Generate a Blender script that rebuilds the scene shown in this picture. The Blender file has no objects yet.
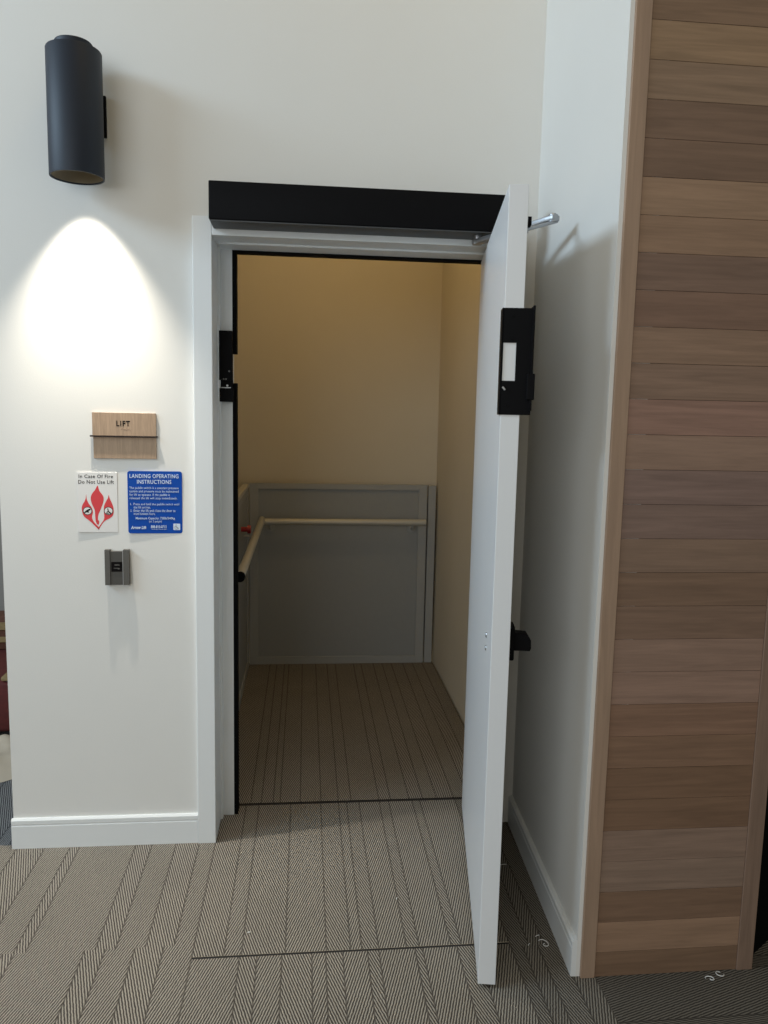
import bpy, bmesh, math, random
from mathutils import Vector, Matrix
random.seed(4)
S = bpy.context.scene
COL = S.collection

# ------------------------------------------------------------------ materials
def new_mat(name):
    m = bpy.data.materials.new(name); m.use_nodes = True
    nt = m.node_tree
    return m, nt, nt.nodes['Principled BSDF']

def srgb(r, g, b):
    f = lambda c: (c/255)/12.92 if c/255 <= .04045 else ((c/255+.055)/1.055)**2.4
    return (f(r), f(g), f(b), 1)

def mat(name, col, rough=.6, metal=0, var=.04, scale=30, bump=0.0, bscale=200, spec=.5):
    m, nt, b = new_mat(name)
    N = nt.nodes; L = nt.links
    tc = N.new('ShaderNodeTexCoord')
    no = N.new('ShaderNodeTexNoise'); no.inputs['Scale'].default_value = scale; no.inputs['Detail'].default_value = 3
    L.new(tc.outputs['Object'], no.inputs['Vector'])
    mr = N.new('ShaderNodeMapRange'); mr.inputs['To Min'].default_value = 1-var; mr.inputs['To Max'].default_value = 1+var
    L.new(no.outputs['Fac'], mr.inputs['Value'])
    mx = N.new('ShaderNodeMix'); mx.data_type = 'RGBA'; mx.blend_type = 'MULTIPLY'; mx.inputs['Factor'].default_value = 1
    mx.inputs['A'].default_value = col
    L.new(mr.outputs['Result'], mx.inputs['B'])
    L.new(mx.outputs['Result'], b.inputs['Base Color'])
    b.inputs['Roughness'].default_value = rough
    b.inputs['Metallic'].default_value = metal
    b.inputs['Specular IOR Level'].default_value = spec
    if bump:
        n2 = N.new('ShaderNodeTexNoise'); n2.inputs['Scale'].default_value = bscale; n2.inputs['Detail'].default_value = 4
        L.new(tc.outputs['Object'], n2.inputs['Vector'])
        bp = N.new('ShaderNodeBump'); bp.inputs['Strength'].default_value = bump; bp.inputs['Distance'].default_value = .002
        L.new(n2.outputs['Fac'], bp.inputs['Height']); L.new(bp.outputs['Normal'], b.inputs['Normal'])
    return m

def carpet_mat(name, light, dark, slope=.32, pitch=.0076, along_x=False):
    """twill carpet: every band leans the other way; UV = metres to the two edges of its band"""
    m, nt, b = new_mat(name); N = nt.nodes; L = nt.links
    def math_(op, a, c=None, clamp=False):
        n = N.new('ShaderNodeMath'); n.operation = op; n.use_clamp = clamp
        for i, v in enumerate((a, c)):
            if v is None: continue
            if isinstance(v, (int, float)): n.inputs[i].default_value = v
            else: L.new(v, n.inputs[i])
        return n.outputs[0]
    geo = N.new('ShaderNodeNewGeometry')
    sp = N.new('ShaderNodeSeparateXYZ'); L.new(geo.outputs['Position'], sp.inputs[0])
    x, y = sp.outputs['X'], sp.outputs['Y']
    if along_x: x, y = y, x
    at = N.new('ShaderNodeAttribute'); at.attribute_name = 'lean'
    wob = N.new('ShaderNodeTexNoise'); wob.inputs['Scale'].default_value = 90; wob.inputs['Detail'].default_value = 2
    L.new(geo.outputs['Position'], wob.inputs['Vector'])
    w = math_('MULTIPLY', math_('SUBTRACT', wob.outputs['Fac'], .5), .004)
    t = math_('ADD', math_('ADD', x, math_('MULTIPLY', y, math_('MULTIPLY', at.outputs['Fac'], slope))), w)
    ph = math_('MULTIPLY', t, 2*math.pi/pitch)
    s = math_('ADD', math_('MULTIPLY', math_('SINE', ph), 1.0), .5, True)
    # yarn loops
    yn = N.new('ShaderNodeTexNoise'); yn.inputs['Scale'].default_value = 420; yn.inputs['Detail'].default_value = 2
    L.new(geo.outputs['Position'], yn.inputs['Vector'])
    s2 = math_('MULTIPLY', s, math_('ADD', math_('MULTIPLY', yn.outputs['Fac'], .9), .5), True)
    # dark line between bands
    uv = N.new('ShaderNodeUVMap'); uv.uv_map = 'band'
    su = N.new('ShaderNodeSeparateXYZ'); L.new(uv.outputs['UV'], su.inputs[0])
    d = math_('MINIMUM', su.outputs['X'], su.outputs['Y'])
    edge = math_('SUBTRACT', 1.0, math_('MULTIPLY', math_('SUBTRACT', .0032, d), 500, True))
    s3 = math_('MULTIPLY', s2, math_('ADD', math_('MULTIPLY', edge, .7), .3))
    big = N.new('ShaderNodeTexNoise'); big.inputs['Scale'].default_value = 3; big.inputs['Detail'].default_value = 3
    L.new(geo.outputs['Position'], big.inputs['Vector'])
    mx = N.new('ShaderNodeMix'); mx.data_type = 'RGBA'
    mx.inputs['A'].default_value = dark; mx.inputs['B'].default_value = light
    L.new(s3, mx.inputs['Factor'])
    mu = N.new('ShaderNodeMix'); mu.data_type = 'RGBA'; mu.blend_type = 'MULTIPLY'; mu.inputs['Factor'].default_value = 1
    L.new(mx.outputs['Result'], mu.inputs['A'])
    mr = N.new('ShaderNodeMapRange'); mr.inputs['To Min'].default_value = .85; mr.inputs['To Max'].default_value = 1.15
    L.new(big.outputs['Fac'], mr.inputs['Value']); L.new(mr.outputs['Result'], mu.inputs['B'])
    L.new(mu.outputs['Result'], b.inputs['Base Color'])
    b.inputs['Roughness'].default_value = .95; b.inputs['Specular IOR Level'].default_value = .1
    bp = N.new('ShaderNodeBump'); bp.inputs['Strength'].default_value = .5; bp.inputs['Distance'].default_value = .002
    L.new(s3, bp.inputs['Height']); L.new(bp.outputs['Normal'], b.inputs['Normal'])
    return m

def wood_mat(name, col, axis='X', attr=None, contrast=.25, rough=.5, fine=1.0):
    m, nt, b = new_mat(name); N = nt.nodes; L = nt.links
    tc = N.new('ShaderNodeTexCoord')
    mp = N.new('ShaderNodeMapping')
    sc = {'X': (1.6, 22, 26), 'Z': (26, 22, 1.6)}[axis]
    mp.inputs['Scale'].default_value = tuple(c*fine for c in sc)
    L.new(tc.outputs['Object'], mp.inputs['Vector'])
    vec = mp.outputs['Vector']
    if attr:
        at = N.new('ShaderNodeAttribute'); at.attribute_name = attr
        ad = N.new('ShaderNodeVectorMath'); ad.operation = 'MULTIPLY_ADD'
        ad.inputs[1].default_value = (37, 11, 5)
        L.new(at.outputs['Color'], ad.inputs[0]); L.new(vec, ad.inputs[2]); vec = ad.outputs[0]
    no = N.new('ShaderNodeTexNoise'); no.inputs['Scale'].default_value = 1.6; no.inputs['Detail'].default_value = 6; no.inputs['Distortion'].default_value = 1.1
    L.new(vec, no.inputs['Vector'])
    f2 = N.new('ShaderNodeTexNoise'); f2.inputs['Scale'].default_value = 9; f2.inputs['Detail'].default_value = 3
    L.new(vec, f2.inputs['Vector'])
    ad2 = N.new('ShaderNodeMath'); ad2.operation = 'MULTIPLY_ADD'; ad2.inputs[1].default_value = .35
    L.new(f2.outputs['Fac'], ad2.inputs[0]); L.new(no.outputs['Fac'], ad2.inputs[2])
    mr = N.new('ShaderNodeMapRange'); mr.inputs['From Min'].default_value = .4; mr.inputs['From Max'].default_value = .95
    mr.inputs['To Min'].default_value = 1-contrast; mr.inputs['To Max'].default_value = 1+contrast
    L.new(ad2.outputs[0], mr.inputs['Value'])
    mx = N.new('ShaderNodeMix'); mx.data_type = 'RGBA'; mx.blend_type = 'MULTIPLY'; mx.inputs['Factor'].default_value = 1
    if attr: L.new(at.outputs['Color'], mx.inputs['A'])
    else: mx.inputs['A'].default_value = col
    L.new(mr.outputs['Result'], mx.inputs['B'])
    L.new(mx.outputs['Result'], b.inputs['Base Color'])
    b.inputs['Roughness'].default_value = rough; b.inputs['Specular IOR Level'].default_value = .3
    return m

M = dict(
    wall=mat('wall_paint', (.70, .695, .675, 1), .85, var=.015, scale=4, bump=.12, bscale=260, spec=.2),
    trim=mat('trim_paint', (.73, .75, .76, 1), .42, var=.01, scale=6),
    door=mat('door_paint', (.76, .78, .81, 1), .3, var=.01, scale=5),
    shaft=mat('shaft_paint', (.60, .545, .44, 1), .85, var=.03, scale=5, bump=.1, bscale=200, spec=.2),
    lift=mat('lift_enamel', (.33, .335, .33, 1), .5, var=.03, scale=40),
    lift_in=mat('lift_enamel_inset', (.285, .295, .295, 1), .5, var=.03, scale=40),
    rail=mat('rail_metal', (.52, .50, .44, 1), .35, metal=.15, var=.03),
    black=mat('black_enamel', (.006, .006, .007, 1), .5, var=.1, scale=60, spec=.05),
    sconce=mat('sconce_black', (.013, .019, .031, 1), .52, var=.06, scale=80, bump=.08, bscale=500, spec=.3),
    rubber=mat('black_rubber', (.005, .005, .005, 1), .8, spec=.05),
    reflector=mat('reflector', (.30, .26, .19, 1), .6, metal=.1, var=.03),
    steel=mat('steel', (.40, .41, .43, 1), .36, metal=.9, var=.05),
    white=mat('sign_white', (.72, .71, .70, 1), .5, var=.01),
    blue=mat('sign_blue', (.003, .062, .36, 1), .5, var=.05, spec=.15),
    wtext=mat('white_ink', (.62, .72, .86, 1), .6, var=.02, spec=.1),
    ktext=mat('black_ink', (.008, .007, .007, 1), .7, spec=.05),
    red=mat('red_ink', (.62, .035, .045, 1), .5, var=.05),
    bronze=mat('switch_grey', (.105, .10, .092, 1), .45, metal=.3, var=.06, scale=120),
    bronze2=mat('switch_grey_dark', (.075, .072, .066, 1), .45, metal=.3, var=.06, scale=120),
    void=mat('near_black', (.004, .004, .004, 1), .9, spec=.05),
    greyw=mat('grey_paint', (.27, .26, .25, 1), .9, var=.06, scale=9),
    redfab=mat('red_fabric', (.085, .012, .011, 1), .8, var=.35, scale=45),
    brown=mat('brown_fabric', (.09, .035, .02, 1), .8, var=.3, scale=60),
    gunmetal=mat('gunmetal', (.05, .055, .06, 1), .5, var=.05),
    dimsteel=mat('dim_steel', (.12, .12, .12, 1), .4, metal=.8),
    bar=mat('dark_bar', (.028, .018, .014, 1), .5, spec=.2),
    gold=mat('gold_fabric', (.22, .16, .075, 1), .8, var=.3, scale=60),
    cloth=mat('beige_cloth', (.50, .44, .36, 1), .9, var=.12, scale=20),
    thread=mat('white_thread', (.75, .75, .75, 1), .8),
    redbtn=mat('red_plastic', (.35, .012, .012, 1), .35),
    signwood=wood_mat('sign_wood', (.36, .255, .175, 1), 'Z', None, .22, .5, 4.0),
    plank=wood_mat('plank_wood', None, 'X', 'tone', .20, .55),
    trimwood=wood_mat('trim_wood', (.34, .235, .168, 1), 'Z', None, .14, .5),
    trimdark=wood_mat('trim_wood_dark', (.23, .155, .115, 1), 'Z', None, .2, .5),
    carpet=carpet_mat('twill_carpet', (.37, .335, .285, 1), (.06, .052, .045, 1)),
    carpet_x=carpet_mat('twill_carpet_turned_shade', (.17, .153, .13, 1), (.04, .035, .03, 1), along_x=True),  # bands turned, and colour darkened for the shade before the timber wall
    carpet_m=carpet_mat('twill_carpet_shade', (.27, .245, .21, 1), (.055, .049, .042, 1)),  # darker copy of the carpet: the open door's shadow set in its colour
    carpet_d=carpet_mat('twill_carpet_cool_shade', (.26, .265, .275, 1), (.035, .037, .042, 1)),  # same twill, with the bluish shade past the wall end in its colour
    seam=mat('seam', (.012, .010, .009, 1), .9),
)
bulb, nt_, b_ = new_mat('lit_bulb')
b_.inputs['Emission Color'].default_value = (1, .86, .62, 1); b_.inputs['Emission Strength'].default_value = .6
M['bulb'] = bulb

# ------------------------------------------------------------------ mesh helpers
def bm_box(bm, lo, hi, mtx=None, bevel=0, seg=2):
    lo = Vector(lo); hi = Vector(hi)
    r = bmesh.ops.create_cube(bm, size=1)
    vs = r['verts']
    for v in vs:
        v.co = Vector(((v.co.x+.5)*(hi.x-lo.x)+lo.x, (v.co.y+.5)*(hi.y-lo.y)+lo.y, (v.co.z+.5)*(hi.z-lo.z)+lo.z))
    if bevel:
        es = list({e for v in vs for e in v.link_edges})
        o = bmesh.ops.bevel(bm, geom=es, offset=bevel, segments=seg, affect='EDGES', profile=.5)
        vs = list({v for f in o['faces'] for v in f.verts} | {v for v in vs if v.is_valid})
    if mtx is not None:
        bmesh.ops.transform(bm, matrix=mtx, verts=[v for v in vs if v.is_valid])
    return vs

def bm_cyl(bm, p0, p1, r0, r1=None, seg=24, caps=True):
    p0 = Vector(p0); p1 = Vector(p1); r1 = r0 if r1 is None else r1
    d = p1-p0; q = d.to_track_quat('Z', 'Y').to_matrix().to_4x4()
    m = Matrix.Translation((p0+p1)/2) @ q
    return bmesh.ops.create_cone(bm, cap_ends=caps, segments=seg, radius1=r0, radius2=r1, depth=d.length, matrix=m)['verts']

def bm_prism(bm, pts, y0, y1):
    """outline in local x,z extruded from y0 to y1"""
    a = [bm.verts.new((x, y0, z)) for x, z in pts]; b = [bm.verts.new((x, y1, z)) for x, z in pts]
    n = len(pts)
    fs = [bm.faces.new(a), bm.faces.new(b[::-1])]
    for i in range(n):
        fs.append(bm.faces.new((a[i], b[i], b[(i+1) % n], a[(i+1) % n])))
    bmesh.ops.recalc_face_normals(bm, faces=fs)

def bm_lathe(bm, prof, seg=48, axis_loc=(0, 0)):
    rings = []
    for r, z in prof:
        rings.append([bm.verts.new((axis_loc[0]+r*math.cos(2*math.pi*k/seg), axis_loc[1]+r*math.sin(2*math.pi*k/seg), z)) for k in range(seg)])
    for a, b in zip(rings, rings[1:]):
        for k in range(seg):
            bm.faces.new((a[k], a[(k+1) % seg], b[(k+1) % seg], b[k]))
    return rings

def bm_tube(bm, pts, r, seg=10):
    pts = [Vector(p) for p in pts]; rings = []
    for i, p in enumerate(pts):
        t = (pts[min(i+1, len(pts)-1)]-pts[max(i-1, 0)]).normalized()
        q = t.to_track_quat('Z', 'Y')
        rings.append([bm.verts.new(p+q @ Vector((r*math.cos(2*math.pi*k/seg), r*math.sin(2*math.pi*k/seg), 0))) for k in range(seg)])
    for a, b in zip(rings, rings[1:]):
        for k in range(seg):
            bm.faces.new((a[k], a[(k+1) % seg], b[(k+1) % seg], b[k]))
    bm.faces.new(rings[0][::-1]); bm.faces.new(rings[-1])

def obj(name, bm, m, parent=None, smooth=False):
    me = bpy.data.meshes.new(name)
    bm.normal_update(); bm.to_mesh(me); bm.free()
    for mm in (m if isinstance(m, (list, tuple)) else [m]): me.materials.append(mm)
    o = bpy.data.objects.new(name, me); COL.objects.link(o)
    if parent: o.parent = parent
    if smooth:
        for p in me.polygons: p.use_smooth = True
        me.set_sharp_from_angle(angle=math.radians(35))
    return o

def box(name, lo, hi, m, parent=None, bevel=0, mtx=None):
    bm = bmesh.new(); bm_box(bm, lo, hi, mtx, bevel)
    return obj(name, bm, m, parent)

def tag(o, label=None, cat=None, group=None, kind=None):
    if label: o['label'] = label
    if cat: o['category'] = cat
    if group: o['group'] = group
    if kind: o['kind'] = kind
    return o

def thing(name, label, cat, loc=(0, 0, 0), rz=0, group=None):
    o = bpy.data.objects.new(name, None); COL.objects.link(o)
    o.empty_display_size = .05
    o.location = loc; o.rotation_euler = (0, 0, rz)
    return tag(o, label, cat, group)

def struct(o): o['kind'] = 'structure'; return o

def text(name, s, w, h, cx, top, y, m, parent, bold=.02, left=None, shear=0, space=1.08):
    """lettering scaled into a box w x h, in the local x,z plane facing local -y"""
    parts = []
    cu = bpy.data.curves.new(name, 'FONT'); cu.body = s; cu.size = 1; cu.offset = bold; cu.extrude = .001; cu.resolution_u = 3
    cu.shear = shear; cu.space_character = space
    to = bpy.data.objects.new(name, cu); COL.objects.link(to)
    dg = bpy.context.evaluated_depsgraph_get(); dg.update()
    me = bpy.data.meshes.new_from_object(to.evaluated_get(dg))
    COL.objects.unlink(to); bpy.data.objects.remove(to); bpy.data.curves.remove(cu)
    xs = [v.co.x for v in me.vertices]; ys = [v.co.y for v in me.vertices]
    x0, x1, y0, y1 = min(xs), max(xs), min(ys), max(ys)
    for v in me.vertices:
        u = (v.co.x-x0)/(x1-x0)*w; q = (v.co.y-y0)/(y1-y0)*h
        xx = (left+u) if left is not None else cx-w/2+u
        v.co = Vector((xx, y - (.0004 if v.co.z > 0 else 0), top-h+q))
    return me

def lettering(name, meshes, m, parent):
    bm = bmesh.new()
    for me in meshes:
        bm.from_mesh(me); bpy.data.meshes.remove(me)
    return obj(name, bm, m, parent)

# ------------------------------------------------------------------ floor carpet
def carpet_mesh(regions):
    """regions: (x0,x1,y0,y1,[edges],slot,along_x)  - one mesh, bands alternate their lean"""
    bm = bmesh.new()
    uvl = bm.loops.layers.uv.new('band'); ln = bm.faces.layers.float.new('lean')
    for (x0, x1, y0, y1, edges, slot, ax) in regions:
        a, b = (y0, y1) if ax else (x0, x1)
        es = [a]+[e for e in edges if a < e < b]+[b]
        sg = 1 if not edges else (1 if sum(e <= a for e in edges) % 2 == 0 else -1)
        for e0, e1 in zip(es, es[1:]):
            if ax: co = [(x0, e0), (x1, e0), (x1, e1), (x0, e1)]; dd = [(0, 1), (0, 1), (1, 0), (1, 0)]
            else: co = [(e0, y0), (e1, y0), (e1, y1), (e0, y1)]; dd = [(0, 1), (1, 0), (1, 0), (0, 1)]
            f = bm.faces.new([bm.verts.new((x, y, 0)) for x, y in co])
            for lp, (u, v) in zip(f.loops, dd): lp[uvl].uv = (u*(e1-e0), v*(e1-e0))
            f[ln] = sg; f.material_index = slot; sg = -sg
    return bm

def more(edges, lo, hi, seed):
    r = random.Random(seed); e = list(edges)
    x = e[0]
    k = 0
    while x > lo: x -= (r.uniform(.04, .07) if k % 2 else r.uniform(.08, .18)); e.insert(0, x); k += 1
    x = e[-1]
    while x < hi: x += (r.uniform(.04, .07) if k % 2 else r.uniform(.08, .18)); e.append(x); k += 1
    return e

eL = more([-.885, -.80, -.768, -.578, -.522, -.44, -.36], -4, -.31, 1)
eL2 = [e-.028 for e in eL]
eP = [-.216, -.167, -.045, .071, .14, .172, .22, .30, .337, .43, .46]
eF = [-.5, -.172, -.123, -.054, .03, .069, .117, .187, .22, .323, .345, .445, .50]
eR = [.655, .70, .76]
eW = more([-1.55, -1.42, -1.36, -1.2, -1.12, -.98, -.90], -5, -.7, 3)
SE = .0045
floor = obj('floor', carpet_mesh([
    (-4, -.304, -.53, .03, eL, 0, 0), (-4, -.304, -5, -.53, eL2, 0, 0),
    (-.304, .60, -.586+SE, .258, eP, 0, 0), (-.304, .60, -5, -.586-SE, eF, 0, 0),
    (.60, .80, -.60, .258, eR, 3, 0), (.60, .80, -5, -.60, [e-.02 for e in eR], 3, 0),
    (.80, 6, -5, -.30, eW, 1, 1), (.88, 6, -.30, 4, more([-.2, -.1, .05], -.2, 4, 7), 1, 1),
    (-4, -1.0, .0305, 3.0, more([-1.7, -1.5, -1.4, -1.2], -4, -1, 5), 2, 0),
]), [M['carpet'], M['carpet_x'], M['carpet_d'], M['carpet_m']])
struct(floor)
bm = bmesh.new()
bm_box(bm, (-.304, -.586-SE, -.02), (.60, -.586+SE, -.0005))
bm_box(bm, (-.305, .258, -.03), (.69, .276, -.002))
seam = struct(obj('trim_8', bm, M['seam']))

# ------------------------------------------------------------------ front wall (turned 1.9 degrees)
A = Vector((-.98916, .018, 0)); B = Vector((.78134, .07777, 0))
ex = (B-A).normalized(); RZ = math.atan2(ex.y, ex.x); LEN = (B-A).length
WM = Matrix.Translation(A) @ Matrix.Rotation(RZ, 4, 'Z')
def ws(x): return (x-A.x)/ex.x
def wp(x, z, out=0):
    p = A+ex*ws(x); n = Vector((ex.y, -ex.x, 0))
    p = p+n*shift(x, z)
    return Vector((p.x, p.y, z))+n*out
bm = bmesh.new()
# left part: its foot stands in line with the casing, its head with the turned wall
def shift(x, z):
    k = max(0, 1-max(0, z)/2.3); k = k*k*(3-2*k)
    return (A.y+ex.y*ws(x)-A.y)*k if x < -.3 else 0
nx_, nz_ = 8, 30
fr = {}
for i in range(nx_+1):
    for j in range(nz_+1):
        x = A.x+(-.32-A.x)*i/nx_; z = -.02+(4.32)*j/nz_
        fr[i, j] = (bm.verts.new((x, A.y+ex.y*ws(x)-shift(x, z), z)), bm.verts.new((x, A.y+ex.y*ws(x)+.17, z)))
for i in range(nx_):
    for j in range(nz_):
        bm.faces.new([fr[p][0] for p in ((i, j), (i+1, j), (i+1, j+1), (i, j+1))])
        bm.faces.new([fr[p][1] for p in ((i, j+1), (i+1, j+1), (i+1, j), (i, j))])
for i in (0, nx_):
    for j in range(nz_): bm.faces.new((fr[i, j][0], fr[i, j+1][0], fr[i, j+1][1], fr[i, j][1]))
bmesh.ops.recalc_face_normals(bm, faces=bm.faces)
bm_box(bm, (ws(-.32), 0, 2.09), (ws(.69), .17, 4.3), WM)
bm_box(bm, (ws(.69), 0, -.02), (LEN+.05, .17, 4.3), WM)
struct(obj('wall_front', bm, M['wall'], None, True))
# right wall, slightly splayed, and the timber clad return
RB = Vector((.74639, -.73234, 0))
rd = (RB-B).normalized(); RL = (RB-B).length
RM = Matrix.Translation(B) @ Matrix.Rotation(math.atan2(rd.y, rd.x), 4, 'Z')
bm = bmesh.new(); bm_box(bm, (-.10, 0, -.02), (RL, .10, 4.3), RM)
struct(obj('wall_right', bm, M['wall']))

# planks
tones = {0: (105, 84, 68), 1: (128, 104, 86), 2: (104, 83, 68), 3: (116, 98, 86), 4: (116, 97, 85), 5: (104, 82, 66), 6: (103, 81, 65), 7: (110, 87, 71), 8: (112, 88, 73),
         9: (121, 99, 87), 10: (118, 97, 85), 11: (106, 86, 73), 12: (104, 84, 70), 13: (110, 91, 78), 14: (108, 90, 82), 15: (108, 90, 83), 16: (121, 100, 87), 17: (122, 97, 86),
         18: (113, 93, 80), 19: (116, 95, 80), 20: (104, 83, 71), 21: (103, 84, 73), 22: (119, 97, 80), 23: (124, 102, 84), 24: (101, 82, 69), 25: (102, 83, 70), 26: (114, 95, 79), 27: (121, 100, 80), 28: (108, 88, 72)}
bm = bmesh.new(); tl = bm.loops.layers.float_color.new('tone')
PB = .0878
edges = [0, .072]+[.072+PB*k for k in range(1, 44)]
WY = -.7385
for k, (z0, z1) in enumerate(zip(edges, edges[1:])):
    pre = set(bm.faces)
    j = random.uniform(-.0003, .0002)
    bm_box(bm, (.797, WY+j, z0+.0004), (1.204, WY+.02, z1-.0004), None, .0005, 1)
    c = tones.get(k, (112+random.randint(-8, 8), 90+random.randint(-6, 6), 74))
    c = [max(0, v*1.0) for v in c]
    lin = srgb(*[min(255, v*1.2) for v in c])
    for f in bm.faces:
        if f not in pre:
            for lp in f.loops: lp[tl] = lin
pl = struct(obj('wall_timber', bm, M['plank']))
# colour layer is byte colour; keep as corner attribute named tone
box('x', (.775, WY+.0205, -.02), (1.23, WY+.05, 4.0), M['void']).name = 'wall_timber_backing'
struct(bpy.data.objects['wall_timber_backing'])
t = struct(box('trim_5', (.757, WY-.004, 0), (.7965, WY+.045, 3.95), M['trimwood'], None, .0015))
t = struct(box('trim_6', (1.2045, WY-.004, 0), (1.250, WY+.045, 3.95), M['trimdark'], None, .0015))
# black panel standing in for the unlit opening beyond the timber
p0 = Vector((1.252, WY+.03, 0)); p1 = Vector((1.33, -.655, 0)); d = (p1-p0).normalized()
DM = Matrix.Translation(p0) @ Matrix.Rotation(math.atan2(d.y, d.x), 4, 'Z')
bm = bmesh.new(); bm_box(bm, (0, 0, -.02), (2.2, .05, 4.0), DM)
struct(obj('dark_opening_panel', bm, M['void']))

struct(box('wall_light_blocker', (2.3, -6, -.02), (2.4, -.75, 4.0), M['greyw']))  # unseen wall added to keep light off the floor and timber at right

# ------------------------------------------------------------------ door frame
XO, XI, XJ, YR, ZH, ZC = -.3637, -.3028, -.256, .1924, 2.0676, 2.1258
bm = bmesh.new()
bm_box(bm, (XO, 0, 0), (XI, .05, ZC), None, .002, 2)
bm_box(bm, (XI-.02, .0502, 0), (XI, YR+.03, ZH+.01))
bm_box(bm, (XI-.01, YR-.03, 0), (XI+.008, YR+.01, ZH), None, .001, 1)
bm_box(bm, (XI-.02, YR, 0), (XJ, YR+.058, ZH+.01), None, .001, 1)
struct(obj('trim_1', bm, M['trim']))
bm = bmesh.new()
bm_box(bm, (XI+.0005, 0, ZH), (.668, .05, ZC), None, .002, 2)
bm_box(bm, (XI, .0502, ZH), (.668, YR+.03, ZH+.02))
bm_box(bm, (XI+.009, .10, ZH-.006), (.668, YR+.03, ZH+.015), None, .001, 1)
struct(obj('trim_2', bm, M['trim']))
bm = bmesh.new()
bm_box(bm, (.6685, 0, 0), (.722, .065, ZC), None, .002, 2)
bm_box(bm, (.6685, .0652, 0), (.69, YR+.03, ZH+.01))
bm_box(bm, (.63, YR, 0), (.69, YR+.058, ZH+.01), None, .001, 1)
struct(obj('trim_3', bm, M['trim']))
bm = bmesh.new()
SX = XJ+.0142
bm_box(bm, (XJ, YR+.004, 0), (SX, YR+.05, 1.609))
bm_box(bm, (XJ, YR+.004, 1.711), (SX, YR+.05, ZH-.012))
bm_box(bm, (XJ, YR+.004, ZH-.0125), (.63, YR+.05, ZH+.002))
struct(obj('trim_4', bm, M['rubber']))

# baseboards
bm = bmesh.new()
def skirting_profile(h, t): return [(0, 0), (-t, 0), (-t, h-.026), (-t*.86, h-.024), (-t*.86, h-.021), (-t, h-.019), (-t, h-.006), (-t*.6, h), (0, h)]
prof = skirting_profile(.107, .02)
def extrude_profile(bm, prof, P0, P1, n0, n1):
    """prof: (outward (negative), z) swept from P0 to P1"""
    a = [bm.verts.new(P0+n0*(-o)+Vector((0, 0, z))) for o, z in prof]
    b = [bm.verts.new(P1+n1*(-o)+Vector((0, 0, z))) for o, z in prof]
    n = len(prof); fs = [bm.faces.new(a), bm.faces.new(b[::-1])]
    for i in range(n): fs.append(bm.faces.new((a[i], b[i], b[(i+1) % n], a[(i+1) % n])))
    bmesh.ops.recalc_face_normals(bm, faces=fs)
e_ = XO-.0015
extrude_profile(bm, skirting_profile(.107, 1), A+Vector((-.004, .0, 0)), Vector((e_, A.y-.0005, 0)), Vector((0, -.012, 0)), Vector((0, -.012, 0)))
struct(obj('baseboard_left', bm, M['trim']))
bm = bmesh.new()
rn = Vector((rd.y, -rd.x, 0))
if rn.x > 0: rn = -rn
extrude_profile(bm, skirting_profile(.107, .014), B+rd*.003, RB, rn, rn)
struct(obj('baseboard_right', bm, M['trim']))

# ------------------------------------------------------------------ door leaf (open about 81 degrees)
HX, HY = .6143, .1850
dd = Vector((-.1524, -.9883, 0))         # hinge -> latch edge
DW = .952
dn = Vector((-dd.y, dd.x, 0))            # towards the hall's right: outer face
if dn.x < 0: dn = -dn
DT = .0463
# local frame: x from latch edge to hinge edge, y = thickness (0 inner face .. DT outer face), z up
LE = Vector((HX, HY, 0))+dd*DW
Rd = Matrix((( -dd.x, dn.x, 0), (-dd.y, dn.y, 0), (0, 0, 1))).to_4x4()
# make it a right handed frame: x=-dd, y=dn -> z
DM_ = Matrix.Translation(LE) @ Rd
right_handed = Rd.determinant() > 0
def dbox(bm, x0, x1, y0, y1, z0, z1, bev=0):
    vs = bm_box(bm, (x0, y0, z0), (x1, y1, z1), None, bev)
bm = bmesh.new(); dbox(bm, 0, DW, 0, DT, .012, 2.0538, .0012)
def dobj(name, bm, m, parent=None, smooth=False):
    bmesh.ops.transform(bm, matrix=DM_, verts=bm.verts)
    bmesh.ops.recalc_face_normals(bm, faces=bm.faces)
    return obj(name, bm, m, parent, smooth)
door = dobj('door_1', bm, M['door'])
struct(door)
tag(door, 'white flush lift door standing open into the hall', 'door')
# latch keeper bracket on the latch edge
bm = bmesh.new()
zb0, zb1, c0, c1 = 1.519, 1.771, 1.600, 1.690
xf = -.0032
def kb(y0, y1, z0, z1, x0=xf, x1=-.0003): dbox(bm, x0, x1, y0, y1, z0, z1)
kb(-.004, .071, c1, zb1); kb(-.004, .071, zb0, c0); kb(.031, .071, c0, c1)
kb(-.0045, -.0003, zb0, zb1, xf, .045)          # flange on the inner face
kb(.0665, .071, zb0+.01, zb1+.004, -.02, .03)    # outer lip
br = dobj('latch_bracket', bm, M['black'], door); br['label'] = 'black steel latch bracket with a window cut out of it'
bm = bmesh.new(); dbox(bm, -.022, -.004, .058, .076, 1.555, 1.617, .002)
dobj('latch_block', bm, M['black'], br)
bm = bmesh.new(); bm_tube(bm, [(-.006, .002, 1.585), (-.008, .008, 1.578)], .0028); dobj('latch_pin', bm, M['steel'], br)
for z, y in ((1.752, .02), (1.698, .02), (1.54, .014)):
    bm = bmesh.new(); bm_cyl(bm, (-.0032, y, z), (-.0047, y, z), .0035, .003, 12); dobj('screw', bm, M['black'], br)
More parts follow.
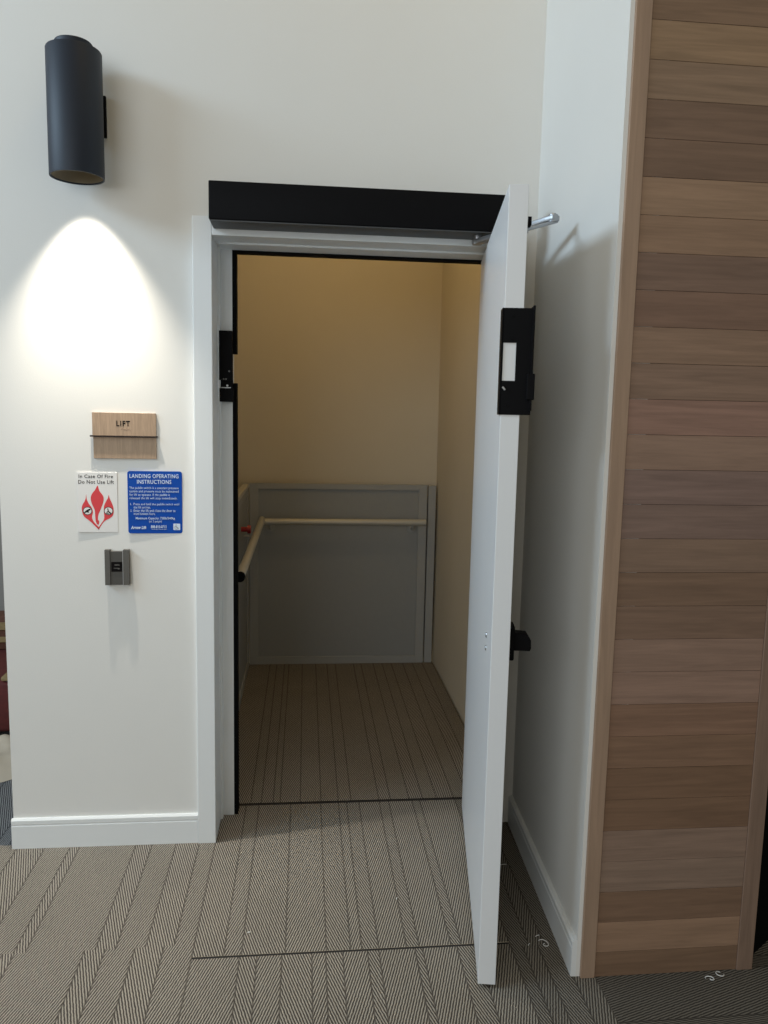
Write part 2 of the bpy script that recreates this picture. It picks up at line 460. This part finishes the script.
# handle on the outer face
bm = bmesh.new(); dbox(bm, .05, .10, DT+.0003, DT+.018, .888, .980, .004)
hp = dobj('handle_plate', bm, M['black'], door)
bm = bmesh.new()
pts = [(DT+.015, .960), (DT+.050, .957), (DT+.061, .941), (DT+.062, .920), (DT+.059, .913), (DT+.015, .913)]
a = [bm.verts.new((.06, y, z)) for y, z in pts]; b = [bm.verts.new((.095, y, z)) for y, z in pts]
bm.faces.new(a); bm.faces.new(b[::-1])
for i in range(len(pts)): bm.faces.new((a[i], b[i], b[(i+1) % len(pts)], a[(i+1) % len(pts)]))
dobj('pull_handle', bm, M['black'], hp)
for z in (.928, .892):
    bm = bmesh.new(); bm_cyl(bm, (.145, -.0002, z), (.145, -.003, z), .008, .006, 16)
    o = dobj('bolt', bm, M['steel'], door, True)
# hinges at the hinge edge
for z in (.25, 1.05, 1.82):
    bm = bmesh.new(); bm_cyl(bm, (DW+.004, DT+.006, z-.05), (DW+.004, DT+.006, z+.05), .007, None, 14)
    dobj('hinge', bm, M['steel'], door, True)

# ------------------------------------------------------------------ door operator
op = thing('door_operator', 'long black automatic door operator box above the lift doorway, with a steel arm', 'door operator', (-.2985, 0, 2.0928))
bm = bmesh.new(); bm_box(bm, (0, -.112, -.002), (.949, -.0005, .112), None, .004, 3)
obj('cover', bm, M['black'], op, True)
box('base_plate', (.003, -.108, -.0055), (.946, -.001, -.0022), M['gunmetal'], op)
off = Vector((-.2985, 0, 2.0928))
def L_(x, y, z): return Vector((x, y, z))-off
bm = bmesh.new(); bm_cyl(bm, L_(.545, -.06, 2.066), L_(.545, -.06, 2.0935), .011, None, 20)
bm_cyl(bm, L_(.545, -.06, 2.060), L_(.545, -.06, 2.072), .016, None, 20)
obj('spindle', bm, M['steel'], op, True)
def flat_bar(bm, p, q, w, h):
    p = Vector(p); q = Vector(q); d = (q-p); m = Matrix.Translation(p) @ d.to_track_quat('X', 'Z').to_matrix().to_4x4()
    bm_box(bm, (-.012, -w/2, -h/2), (d.length+.012, w/2, h/2), m, .003)
EL = Vector((.689, -.396, 2.069))
bm = bmesh.new(); flat_bar(bm, L_(.545, -.06, 2.068), L_(*EL), .028, .016); arm = obj('main_arm', bm, M['steel'], op, True)
bm = bmesh.new(); bm_cyl(bm, L_(EL.x, EL.y, 2.060), L_(EL.x, EL.y, 2.079), .013, None, 20)
bm_cyl(bm, L_(EL.x, EL.y, 2.079), L_(EL.x, EL.y, 2.083), .009, .007, 16)
obj('elbow_joint', bm, M['steel'], op, True)
SH = LE + (-dd)*.31 + dn*(DT+.030)
bm = bmesh.new(); flat_bar(bm, L_(*EL)-Vector((0, 0, .010)), L_(SH.x, SH.y, 2.020), .02, .009); obj('forearm', bm, M['steel'], op, True)
bm = bmesh.new()
m_ = Matrix.Translation(L_(LE.x, LE.y, 0)) @ Rd
bm_box(bm, (.28, DT+.0004, 2.026), (.34, DT+.043, 2.048), m_)
bmesh.ops.recalc_face_normals(bm, faces=bm.faces)
sh = obj('door_shoe', bm, M['black'], op); sh['label'] = 'black shoe where the arm meets the door'
bm = bmesh.new(); bm_cyl(bm, L_(SH.x, SH.y, 2.012), L_(SH.x, SH.y, 2.0265), .009, None, 14); obj('pivot_pin', bm, M['steel'], op, True)

# ------------------------------------------------------------------ interlock on the left jamb
il = thing('door_interlock', 'black door interlock box on the left jamb of the lift doorway', 'door lock', (-.2995, YR-.0005, 1.543))
box('lock_body', (.0, -.03, .074), (.046, 0, .243), M['black'], il, .0015)
box('lock_base', (.001, -.03, 0), (.05, 0, .047), M['black'], il, .0015)
box('contact_plate', (.004, -.022, .047), (.046, 0, .074), M['black'], il)
bm = bmesh.new()
bm_box(bm, (.006, -.031, .0475), (.040, -.022, .050)); bm_cyl(bm, (.028, -.022, .056), (.028, -.028, .056), .0035, None, 12)
obj('contact_strip', bm, M['steel'], il)
for x, z in ((.016, .078), (.024, .078), (.035, .105)):
    bm = bmesh.new(); bm_cyl(bm, (x, -.029, z), (x, -.0316, z), .003, None, 12); obj('screw', bm, M['dimsteel'], il)

# ------------------------------------------------------------------ lift shaft
struct(box('wall_shaft_back', (-.46, 2.04, -.05), (.86, 2.10, 3.2), M['shaft']))
struct(box('wall_shaft_right', (.793, .25, -.05), (.86, 2.039, 3.2), M['shaft']))
struct(box('wall_shaft_left', (-.46, .25, -.05), (-.42, 2.039, 3.2), M['shaft']))
struct(box('ceiling', (-.46, .23, 3.2), (.86, 2.10, 3.25), M['shaft']))

lift = thing('platform_lift', 'grey platform lift with handrails and carpeted floor inside the doorway', 'platform lift', (.2, 1.1, 0))
lo = Vector((.2, 1.1, 0))
def lb(name, lo_, hi_, m, parent=lift, bevel=.002):
    return box(name, Vector(lo_)-lo, Vector(hi_)-lo, m, parent, bevel)
bm = carpet_mesh([(-.345, .786, .276, 1.985, [-.20, -.16, -.114, -.087, -.008, .072, .14, .19, .30, .346, .42, .475, .53, .60, .66, .72], 0, 0)])
bmesh.ops.translate(bm, verts=bm.verts, vec=-lo)
obj('platform_floor', bm, M['carpet'], lift)
lb('floor_edge', (-.345, .2765, -.05), (.786, 1.985, -.002), M['void'], bevel=0)
# back panel: frame around a sunk field
bm = bmesh.new()
def fb(x0, x1, z0, z1, y0=1.955, y1=1.985): bm_box(bm, Vector((x0, y0, z0))-lo, Vector((x1, y1, z1))-lo, None, .0015)
fb(-.322, -.272, 0, 1.092); fb(.676, .726, 0, 1.092); fb(-.272, .676, 1.060, 1.092); fb(-.272, .676, 0, .045)
bp_ = obj('back_panel', bm, M['lift'], lift)
lb('inset_panel', (-.272, 1.966, .045), (.676, 1.98, 1.060), M['lift_in'], bp_, 0)
lb('corner_post', (.7335, 1.955, 0), (.779, 1.99, 1.09), M['lift'])
# left panel
bm = bmesh.new()
def sb(y0, y1, z0, z1): bm_box(bm, Vector((-.352, y0, z0))-lo, Vector((-.324, y1, z1))-lo, None, .0015)
sb(.29, .34, 0, 1.07); sb(1.89, 1.954, 0, 1.07); sb(.34, 1.89, 1.03, 1.07); sb(.34, 1.89, 0, .045)
sp_ = obj('side_panel', bm, M['lift'], lift)
lb('inset_panel', (-.346, .34, .045), (-.331, 1.89, 1.03), M['lift_in'], sp_, 0)
lb('top_cap', (-.356, .29, 1.0705), (-.320, 1.954, 1.092), M['rail'], sp_, .002)
# handrails
bm = bmesh.new(); bm_cyl(bm, Vector((-.233, 1.895, .876))-lo, Vector((.712, 1.895, .876))-lo, .0185, None, 20)
rl = obj('handrail', bm, M['rail'], lift, True)
for x in (-.20, .635):
    bm = bmesh.new(); bm_tube(bm, [Vector(p)-lo for p in ((x, 1.895, .866), (x, 1.897, .845), (x, 1.91, .832), (x, 1.93, .832), (x, 1.955, .835))], .007)
    bm_cyl(bm, Vector((x, 1.949, .835))-lo, Vector((x, 1.9555, .835))-lo, .026, None, 20)
    obj('rail_bracket', bm, M['lift'], rl, True)
bm = bmesh.new(); bm_cyl(bm, Vector((-.247, .392, .874))-lo, Vector((-.247, 1.91, .885))-lo, .0185, None, 20)
rl = obj('handrail', bm, M['rail'], lift, True)
bm = bmesh.new(); bm_cyl(bm, Vector((-.247, .372, .874))-lo, Vector((-.247, .396, .874))-lo, .0192, None, 20)
o = obj('end_cap', bm, M['rubber'], rl, True)
for y in (.75, 1.6):
    bm = bmesh.new(); bm_tube(bm, [Vector(p)-lo for p in ((-.247, y, .866), (-.25, y, .842), (-.27, y, .832), (-.324, y, .835))], .007)
    obj('rail_bracket', bm, M['lift'], rl, True)
bm = bmesh.new(); bm_cyl(bm, Vector((-.3245, 1.40, .905))-lo, Vector((-.292, 1.40, .905))-lo, .013, None, 20)
bm_cyl(bm, Vector((-.292, 1.40, .905))-lo, Vector((-.275, 1.40, .905))-lo, .023, .021, 24)
o = obj('stop_button', bm, M['redbtn'], lift, True); o['label'] = 'red mushroom stop button'

# ------------------------------------------------------------------ wall sconce
SX_, SZ0, SZ1, SR = -.694, 2.200, 2.558, .079
sc = thing('wall_sconce', 'black cylinder wall light shining a bright pool on the white wall', 'wall light', wp(SX_, SZ0), RZ)
H_ = SZ1-SZ0; D_ = -.108
bm = bmesh.new()
bm_lathe(bm, [(SR*.93, .004), (SR*.95, 0), (SR*.995, 0), (SR, .003), (SR, H_-.003), (SR*.98, H_), (SR*.66, H_+.001)], 64, (0, D_))
obj('housing', bm, M['sconce'], sc, True)
bm = bmesh.new()
r_ = bm_lathe(bm, [(SR*.945, .002), (SR*.93, .24), (.03, .26)], 64, (0, D_)); bm.faces.new(r_[-1])
obj('reflector', bm, M['reflector'], sc, True)
bm = bmesh.new()
r_ = bm_lathe(bm, [(SR*.68, H_-.005), (SR*.68, H_+.020), (SR*.66, H_+.022)], 48, (0, D_)); bm.faces.new(r_[-1])
obj('top_cap', bm, M['sconce'], sc, True)
bm = bmesh.new(); bm_box(bm, (-.069, -.014, .151), (.069, -.0005, .274), None, .002)
bm_box(bm, (-.03, -.05, .16), (.03, -.011, .235)); obj('mounting_plate', bm, M['black'], sc)
bm = bmesh.new(); bm_cyl(bm, (0, D_, .215), (0, D_, .255), .026, None, 24); obj('bulb', bm, M['bulb'], sc)
sl = bpy.data.lights.new('sconce_lamp', 'SPOT'); sl.energy = 92; sl.color = (1, .91, .76)
sl.spot_size = math.radians(74); sl.spot_blend = 1.0; sl.shadow_soft_size = .012
so = bpy.data.objects.new('sconce_lamp', sl); COL.objects.link(so)
so.location = wp(SX_, SZ0+.052, .108)

# ------------------------------------------------------------------ signs
# timber LIFT sign
lx0, lx1, lz0, lz1 = -.692, -.490, 1.349, 1.499
sg = thing('lift_sign', 'wood veneer plaque with a dark shelf line, lettered LIFT', 'sign', wp((lx0+lx1)/2, (lz0+lz1)/2)-Vector((0, 0, (lz1-lz0)/2)), RZ); sg.scale = (1, .6, 1)
w = lx1-lx0; h = lz1-lz0
box('upper_plaque', (-w/2, -.012, .073), (w/2, -.0004, h), M['signwood'], sg, .001)
box('lower_plaque', (-w/2+.002, -.010, 0), (w/2, -.0004, .070), M['signwood'], sg, .001)
box('divider_bar', (-w/2-.007, -.021, .0705), (w/2+.004, -.0004, .0755), M['bar'], sg, .0008)
ms = [text('t', 'LIFT', .043, .0180, -.003, .124, -.0123, None, None, .03, None, 0, 1.22)]
bm = bmesh.new()
for me in ms: bm.from_mesh(me)
obj('lettering', bm, M['ktext'], sg)
bm = bmesh.new()
for i, (c, r) in enumerate([(0, 0), (0, 1), (1, 0), (2, 0), (2, 1), (3, 1), (4, 0), (4, 2), (5, 1), (6, 0), (6, 1), (7, 2)]):
    bmesh.ops.create_uvsphere(bm, u_segments=8, v_segments=6, radius=.0009, matrix=Matrix.Translation((-.008+c*.0038, -.0122, .098-r*.003)))
obj('braille', bm, M['brown'], sg)

# fire sign
fx0, fx1, fz0, fz1 = -.746, -.618, 1.103, 1.303
fs = thing('fire_warning_sign', 'white sign with a red flame emblem reading In Case Of Fire Do Not Use Lift', 'sign', wp((fx0+fx1)/2, (fz0+fz1)/2)-Vector((0, 0, (fz1-fz0)/2)), RZ); fs.scale = (1, .45, 1)
w = fx1-fx0; h = fz1-fz0
bm = bmesh.new(); bm_box(bm, (-w/2, -.006, 0), (w/2, -.0004, h), None, .001); plate = obj('plate', bm, M['white'], fs)
def fp(X, Y): return (-w/2+(X-40)/610*w, h-(Y-55)/910*h)
def smooth_poly(pts, n=4):
    out = []; k = len(pts)
    for i in range(k):
        p0, p1, p2, p3 = [Vector((*pts[(i+j-1) % k], 0)) for j in range(4)]
        for s in range(n):
            t = s/n
            q = .5*((2*p1)+(-p0+p2)*t+(2*p0-5*p1+4*p2-p3)*t*t+(-p0+3*p1-3*p2+p3)*t**3)
            out.append((q.x, q.y))
    return out
FL = [[(352, 255), (378, 335), (432, 412), (438, 480), (412, 560), (378, 640), (352, 700), (345, 770), (364, 800), (346, 852), (312, 800), (303, 700), (298, 620), (262, 540), (243, 460), (257, 390), (310, 322)],
      [(175, 385), (183, 460), (212, 530), (255, 590), (272, 660), (256, 730), (278, 800), (352, 885), (351, 920), (235, 805), (135, 722), (105, 630), (110, 560), (150, 490), (168, 440)],
      [(515, 395), (532, 450), (567, 530), (586, 600), (580, 690), (538, 742), (436, 800), (353, 918), (354, 885), (425, 785), (441, 730), (437, 640), (442, 560), (480, 480), (505, 440)]]
for pts in FL:
    bm = bmesh.new(); bm_prism(bm, [fp(*p) for p in smooth_poly(pts, 3)], -.0066, -.0061); obj('flame', bm, M['red'], fs)
def disc(bm, cx, cy, rx, ry, y0, y1, n=28): bm_prism(bm, [fp(cx+rx*math.cos(2*math.pi*k/n), cy+ry*math.sin(2*math.pi*k/n)) for k in range(n)], y0, y1)
for cx, kind in ((190, 0), (508, 1)):
    bm = bmesh.new(); disc(bm, cx, 638, 70, 62, -.0069, -.0067); dk = obj('pictogram', bm, M['ktext'], fs)
    bm = bmesh.new(); disc(bm, cx, 638, 60, 53, -.0072, -.007); obj('disc', bm, M['white'], dk)
    bm = bmesh.new()
    if kind == 0:
        for poly in ([(135, 665), (165, 635), (200, 612), (235, 605), (240, 625), (205, 640), (215, 665), (170, 660), (140, 678)],):
            bm_prism(bm, [fp(*p) for p in poly], -.0075, -.0073)
    else:
        for poly in ([(490, 600), (505, 598), (512, 640), (545, 665), (555, 685), (540, 690), (505, 655), (480, 668), (478, 655), (497, 640)], [(470, 665), (520, 680), (518, 690), (472, 678)]):
            bm_prism(bm, [fp(*p) for p in poly], -.0075, -.0073)
    obj('figure', bm, M['ktext'], dk)
def fl(s, x0, x1, y0, y1):
    a = fp(x0, y0); b = fp(x1, y1); return text('t', s, b[0]-a[0], a[1]-b[1], 0, a[1], -.0063, None, None, .008, a[0])
bm = bmesh.new()
for me in (fl('In Case Of Fire', 70, 588, 90, 142), fl('Do Not Use Lift', 62, 600, 172, 228)): bm.from_mesh(me)
obj('lettering', bm, M['ktext'], fs)

# blue instruction sign
bx0, bx1, bz0, bz1 = -.585, -.409, 1.100, 1.3085
bs = thing('instruction_sign', 'blue rounded sign headed LANDING OPERATING INSTRUCTIONS in white lettering', 'sign', wp((bx0+bx1)/2, (bz0+bz1)/2)-Vector((0, 0, (bz1-bz0)/2)), RZ)
w = bx1-bx0; h = bz1-bz0
def rrect(x0, x1, z0, z1, r, n=6):
    out = []
    for cx, cz, a0 in ((x1-r, z1-r, 0), (x0+r, z1-r, 90), (x0+r, z0+r, 180), (x1-r, z0+r, 270)):
        for k in range(n+1):
            a = math.radians(a0+90*k/n); out.append((cx+r*math.cos(a), cz+r*math.sin(a)))
    return out
bm = bmesh.new(); bm_prism(bm, rrect(-w/2, w/2, 0, h, .008), -.003, -.0004); obj('plate', bm, M['blue'], bs)
# zoom frame: x 350..632 , y 362..690
def bp2(X, Y): return (-w/2+(X-348)/(632-348)*w, h-(Y-362)/(690-362)*h)
def bl(s, x0, x1, y0, y1, bold=.02, shear=0):
    a = bp2(x0, y0); b = bp2(x1, y1); return text('t', s, b[0]-a[0], a[1]-b[1], 0, a[1], -.0033, None, None, bold, a[0], shear)
bm = bmesh.new()
for me in (bl('LANDING OPERATING', 360, 614, 377, 398, .008), bl('INSTRUCTIONS', 398, 576, 407, 428, .008)): bm.from_mesh(me)
obj('heading', bm, M['wtext'], bs)
bm = bmesh.new()
for me in (bl('The paddle switch is a constant pressure', 358, 614, 443, 459, 0), bl('system and pressure must be maintained', 358, 614, 461, 477, 0),
           bl('for lift to operate. If the paddle is', 358, 568, 479, 495, 0), bl('released the lift will stop immediately.', 358, 606, 497, 513, 0),
           bl('1.', 361, 369, 530, 541, .01), bl('Press and hold the paddle switch until', 378, 616, 529, 544, 0), bl('the lift arrives.', 378, 466, 545, 558, 0),
           bl('2.', 361, 369, 564, 575, .01), bl('Enter the lift and close the door to', 378, 596, 562, 576, 0), bl('travel between floors.', 378, 490, 579, 592, 0),
           bl('Maximum Capacity: 750lb/340kg', 388, 592, 603, 619, .01), bl('(or 3 people)', 458, 524, 620, 635, 0)): bm.from_mesh(me)
obj('instructions', bm, M['wtext'], bs)
bm = bmesh.new()
for me in (bl('Arrow Lift', 362, 442, 650, 667, .035, .25), bl('888-810-0713', 466, 548, 647, 662, .02), bl('landing assistance', 470, 548, 665, 671, 0)): bm.from_mesh(me)
obj('logo', bm, M['wtext'], bs)
bm = bmesh.new(); a = bp2(584, 672); b = bp2(620, 638); bm_prism(bm, rrect(a[0], b[0], a[1], b[1], .002, 3), -.0034, -.0031)
ac = obj('access_badge', bm, M['wtext'], bs)
bm = bmesh.new()
ring = [bp2(600+9*math.cos(t), 659+9*math.sin(t)) for t in [math.radians(k) for k in range(20, 260, 15)]]
bm_tube(bm, [(x, -.0036, z) for x, z in ring], .0005, 6)
bm_tube(bm, [(x, -.0036, z) for x, z in (bp2(598, 647), bp2(599, 657), bp2(607, 658), bp2(611, 666))], .0007, 6)
q = bp2(598, 643); bmesh.ops.create_uvsphere(bm, u_segments=10, v_segments=6, radius=.0012, matrix=Matrix.Translation((q[0], -.0034, q[1])))
obj('wheelchair_symbol', bm, M['bronze'], ac)

# call switch
cx0, cx1, cz0, cz1 = -.660, -.5825, .927, 1.047
cs = thing('call_switch', 'small grey metal call switch on the wall below the signs', 'switch', wp((cx0+cx1)/2, cz0), RZ)
w = cx1-cx0; h = cz1-cz0
box('switch_body', (-w/2+.014, -.016, .001), (w/2-.016, -.0004, h-.006), M['bronze2'], cs, .001)
bm = bmesh.new(); bm_prism(bm, [(-w/2, .001), (-w/2+.0165, .001), (-w/2+.0165, h), (-w/2, h)], -.020, -.0004); obj('side_wing', bm, M['bronze'], cs)
bm = bmesh.new(); bm_prism(bm, [(w/2-.018, .001), (w/2, .001), (w/2, h), (w/2-.018, h)], -.020, -.0004); obj('side_wing', bm, M['bronze'], cs)
box('groove_strip', (w/2-.0205, -.0195, .002), (w/2-.0185, -.0004, h-.006), M['steel'], cs)
lp_ = box('label_plate', (-.0185, -.0172, .046), (.0165, -.0162, .079), M['ktext'], cs)
bm = bmesh.new()
bm_prism(bm, [(-.008, .068), (-.004, .0665), (.004, .0675), (.008, .0665), (.008, .070), (.001, .071), (-.004, .0705), (-.008, .071)], -.0176, -.0173)
bm_prism(bm, [(-.011, .057), (.001, .0565), (.004, .054), (.009, .055), (.009, .058), (.002, .059), (-.011, .059)], -.0176, -.0173)
obj('mark', bm, M['bronze'], lp_)

# ------------------------------------------------------------------ glimpse past the wall's left end
struct(box('wall_back', (-4, 2.9, -.02), (-.46, 2.96, 4.2), M['greyw']))
ch = thing('armchair', 'dark red armchair with banded brown and gold back, behind the wall end', 'chair', (-1.62, 1.25, 0)); ch.scale = (1, 1, .72)
bm = bmesh.new(); bm_box(bm, (-.36, -.30, .03), (.36, .34, .37), None, .03, 3); obj('seat', bm, M['redfab'], ch, True)
bm = bmesh.new(); bm_box(bm, (.25, -.30, .372), (.36, .34, .40), None, .008, 2); obj('armrest', bm, M['gold'], ch, True)
bm = bmesh.new(); bm_box(bm, (-.36, -.30, .372), (-.25, .34, .40), None, .008, 2); obj('armrest', bm, M['gold'], ch, True)
bk = thing('backrest', None, None); bk.parent = ch
COL.objects.unlink(bk); bpy.data.objects.remove(bk)
bm = bmesh.new()
bm_box(bm, (-.24, .18, .372), (.36, .30, .62), None, .01, 2); bk = obj('backrest', bm, M['brown'], ch, True)
for z0, z1 in ((.43, .47), (.52, .575)):
    bm = bmesh.new(); bm_box(bm, (-.235, .172, z0), (.364, .1795, z1), None, .002); obj('band', bm, M['gold'], bk)
for x in (-.30, .30):
    for y in (-.24, .28):
        bm = bmesh.new(); bm_cyl(bm, (x, y, 0), (x, y, .04), .018, .022, 12); obj('leg', bm, M['brown'], ch)
# crumpled drop cloth on the floor
bm = bmesh.new(); n = 26
rr = random.Random(9); vs = {}
for i in range(n+1):
    for j in range(n+1):
        u = i/n*2-1; v = j/n*2-1
        rad = math.hypot(u, v)
        if rad > 1e-6:
            k = max(abs(u), abs(v))/rad; u2, v2 = u*k, v*k
        else: u2 = v2 = 0
        r = math.hypot(u2, v2)
        z = (1-r**3)*(.06+.014*math.sin(5*u2+2*v2)+.012*math.sin(7*v2-3*u2)+.006*math.sin(17*u2+9*v2))+.002
        vs[i, j] = bm.verts.new((u2*.26, v2*.24, max(.002, z)))
for i in range(n):
    for j in range(n): bm.faces.new((vs[i, j], vs[i+1, j], vs[i+1, j+1], vs[i, j+1]))
dc = obj('drop_cloth', bm, M['cloth'], None, True); dc.location = (-1.36, .70, 0)
tag(dc, 'crumpled beige cloth lying on the shaded carpet behind the wall end', 'cloth')

# ------------------------------------------------------------------ loose white threads on the carpet
def thread(label, x, y, kind, rz=0, s=1.0):
    if kind == 'loop': pts = [(s*.013*math.cos(t), s*.013*math.sin(t), .0022+.004*abs(math.sin(t/2))) for t in [k*.35 for k in range(15)]]
    elif kind == 'curl': pts = [(s*(.016*math.cos(t)+.004*t), s*.012*math.sin(t), .0022+.003*abs(math.sin(t/2))) for t in [k*.35 for k in range(22)]]
    else: pts = [(s*(-.02+.04*t), s*(.006*math.sin(3*t)), .0022) for t in [k/10 for k in range(11)]]
    bm = bmesh.new(); bm_tube(bm, pts, .0011, 6)
    o = obj('thread', bm, M['thread'], None, True); o.location = (x, y, 0); o.rotation_euler = (0, 0, rz)
    return tag(o, label, 'thread', 'loose threads on the carpet')
thread('white curled thread on the carpet against the timber wall, its open ring', 1.147, -.758, 'loop', 1.0, .8)
thread('white curled thread just left of the ring thread below the timber wall', 1.119, -.775, 'curl', 2.6, .5)
thread('white curled thread on the shaded carpet between open door and right baseboard', .706, -.610, 'curl', 2.0, .75)
thread('short white thread scrap beside the curled one near the right baseboard', .690, -.565, 'bit', .4, .35)
thread('fine white thread bit on the carpet close behind the open door edge', .655, -.60, 'bit', .9, .25)
thread('pale thread strand at the foot of the white wall behind the door', .675, -.205, 'bit', .3, .9)
thread('white lint scrap on the carpet patch before the lift doorway, left of middle', -.153, -.49, 'bit', .2, .2)
thread('white lint scrap on the carpet patch nearer the open door', .298, -.36, 'bit', 1.2, .25)

# ------------------------------------------------------------------ light
def area(name, loc, target, sx, sy, e, col):
    l = bpy.data.lights.new(name, 'AREA'); l.shape = 'RECTANGLE'; l.size = sx; l.size_y = sy; l.energy = e; l.color = col
    o = bpy.data.objects.new(name, l); COL.objects.link(o); o.location = loc
    o.rotation_euler = (Vector(target)-Vector(loc)).to_track_quat('-Z', 'Y').to_euler()
    return o
area('window_daylight', (-3.6, -1.18, 3.45), (.3, -.2, 1.0), 2.4, .7, 114, (.60, .81, 1))
area('hall_fill', (-2.7, -6.2, 2.5), (.0, 0, 1.3), 4.0, 2.4, 118, (.84, .93, 1))  # soft fill added behind the camera for surfaces facing it
area('warm_fill', (.28, -.75, 4.25), (.28, -.75, 0), .5, .5, 4.5, (1, .70, .28))  # overhead fill added to warm the shaded right wall
sl2 = bpy.data.lights.new('shaft_lamp', 'POINT'); sl2.energy = 9; sl2.color = (1, .72, .34); sl2.shadow_soft_size = .12
o = bpy.data.objects.new('shaft_lamp', sl2); COL.objects.link(o); o.location = (.15, 1.0, 2.95)
wd = bpy.data.worlds.new('World'); S.world = wd; wd.use_nodes = True
bg = wd.node_tree.nodes['Background']; bg.inputs['Color'].default_value = (1, .86, .60, 1); bg.inputs['Strength'].default_value = .39

# ------------------------------------------------------------------ camera
fw = Vector((.10100896, .9866932, -.12741163)); rt = Vector((.9948543, -.09915948, .0207925)); up = Vector((-.00788175, .12885624, .99163196))
cam = bpy.data.cameras.new('camera'); co = bpy.data.objects.new('camera', cam); COL.objects.link(co)
mm = Matrix((rt, up, -fw)).transposed().to_4x4(); mm.translation = Vector((0, -2.6219, 1.52)); co.matrix_world = mm
cam.sensor_fit = 'VERTICAL'; cam.sensor_height = 36; cam.lens = 780.18*36/1024; cam.clip_start = .05
S.camera = co
S.view_settings.view_transform = 'Standard'
S.view_settings.look = 'None'
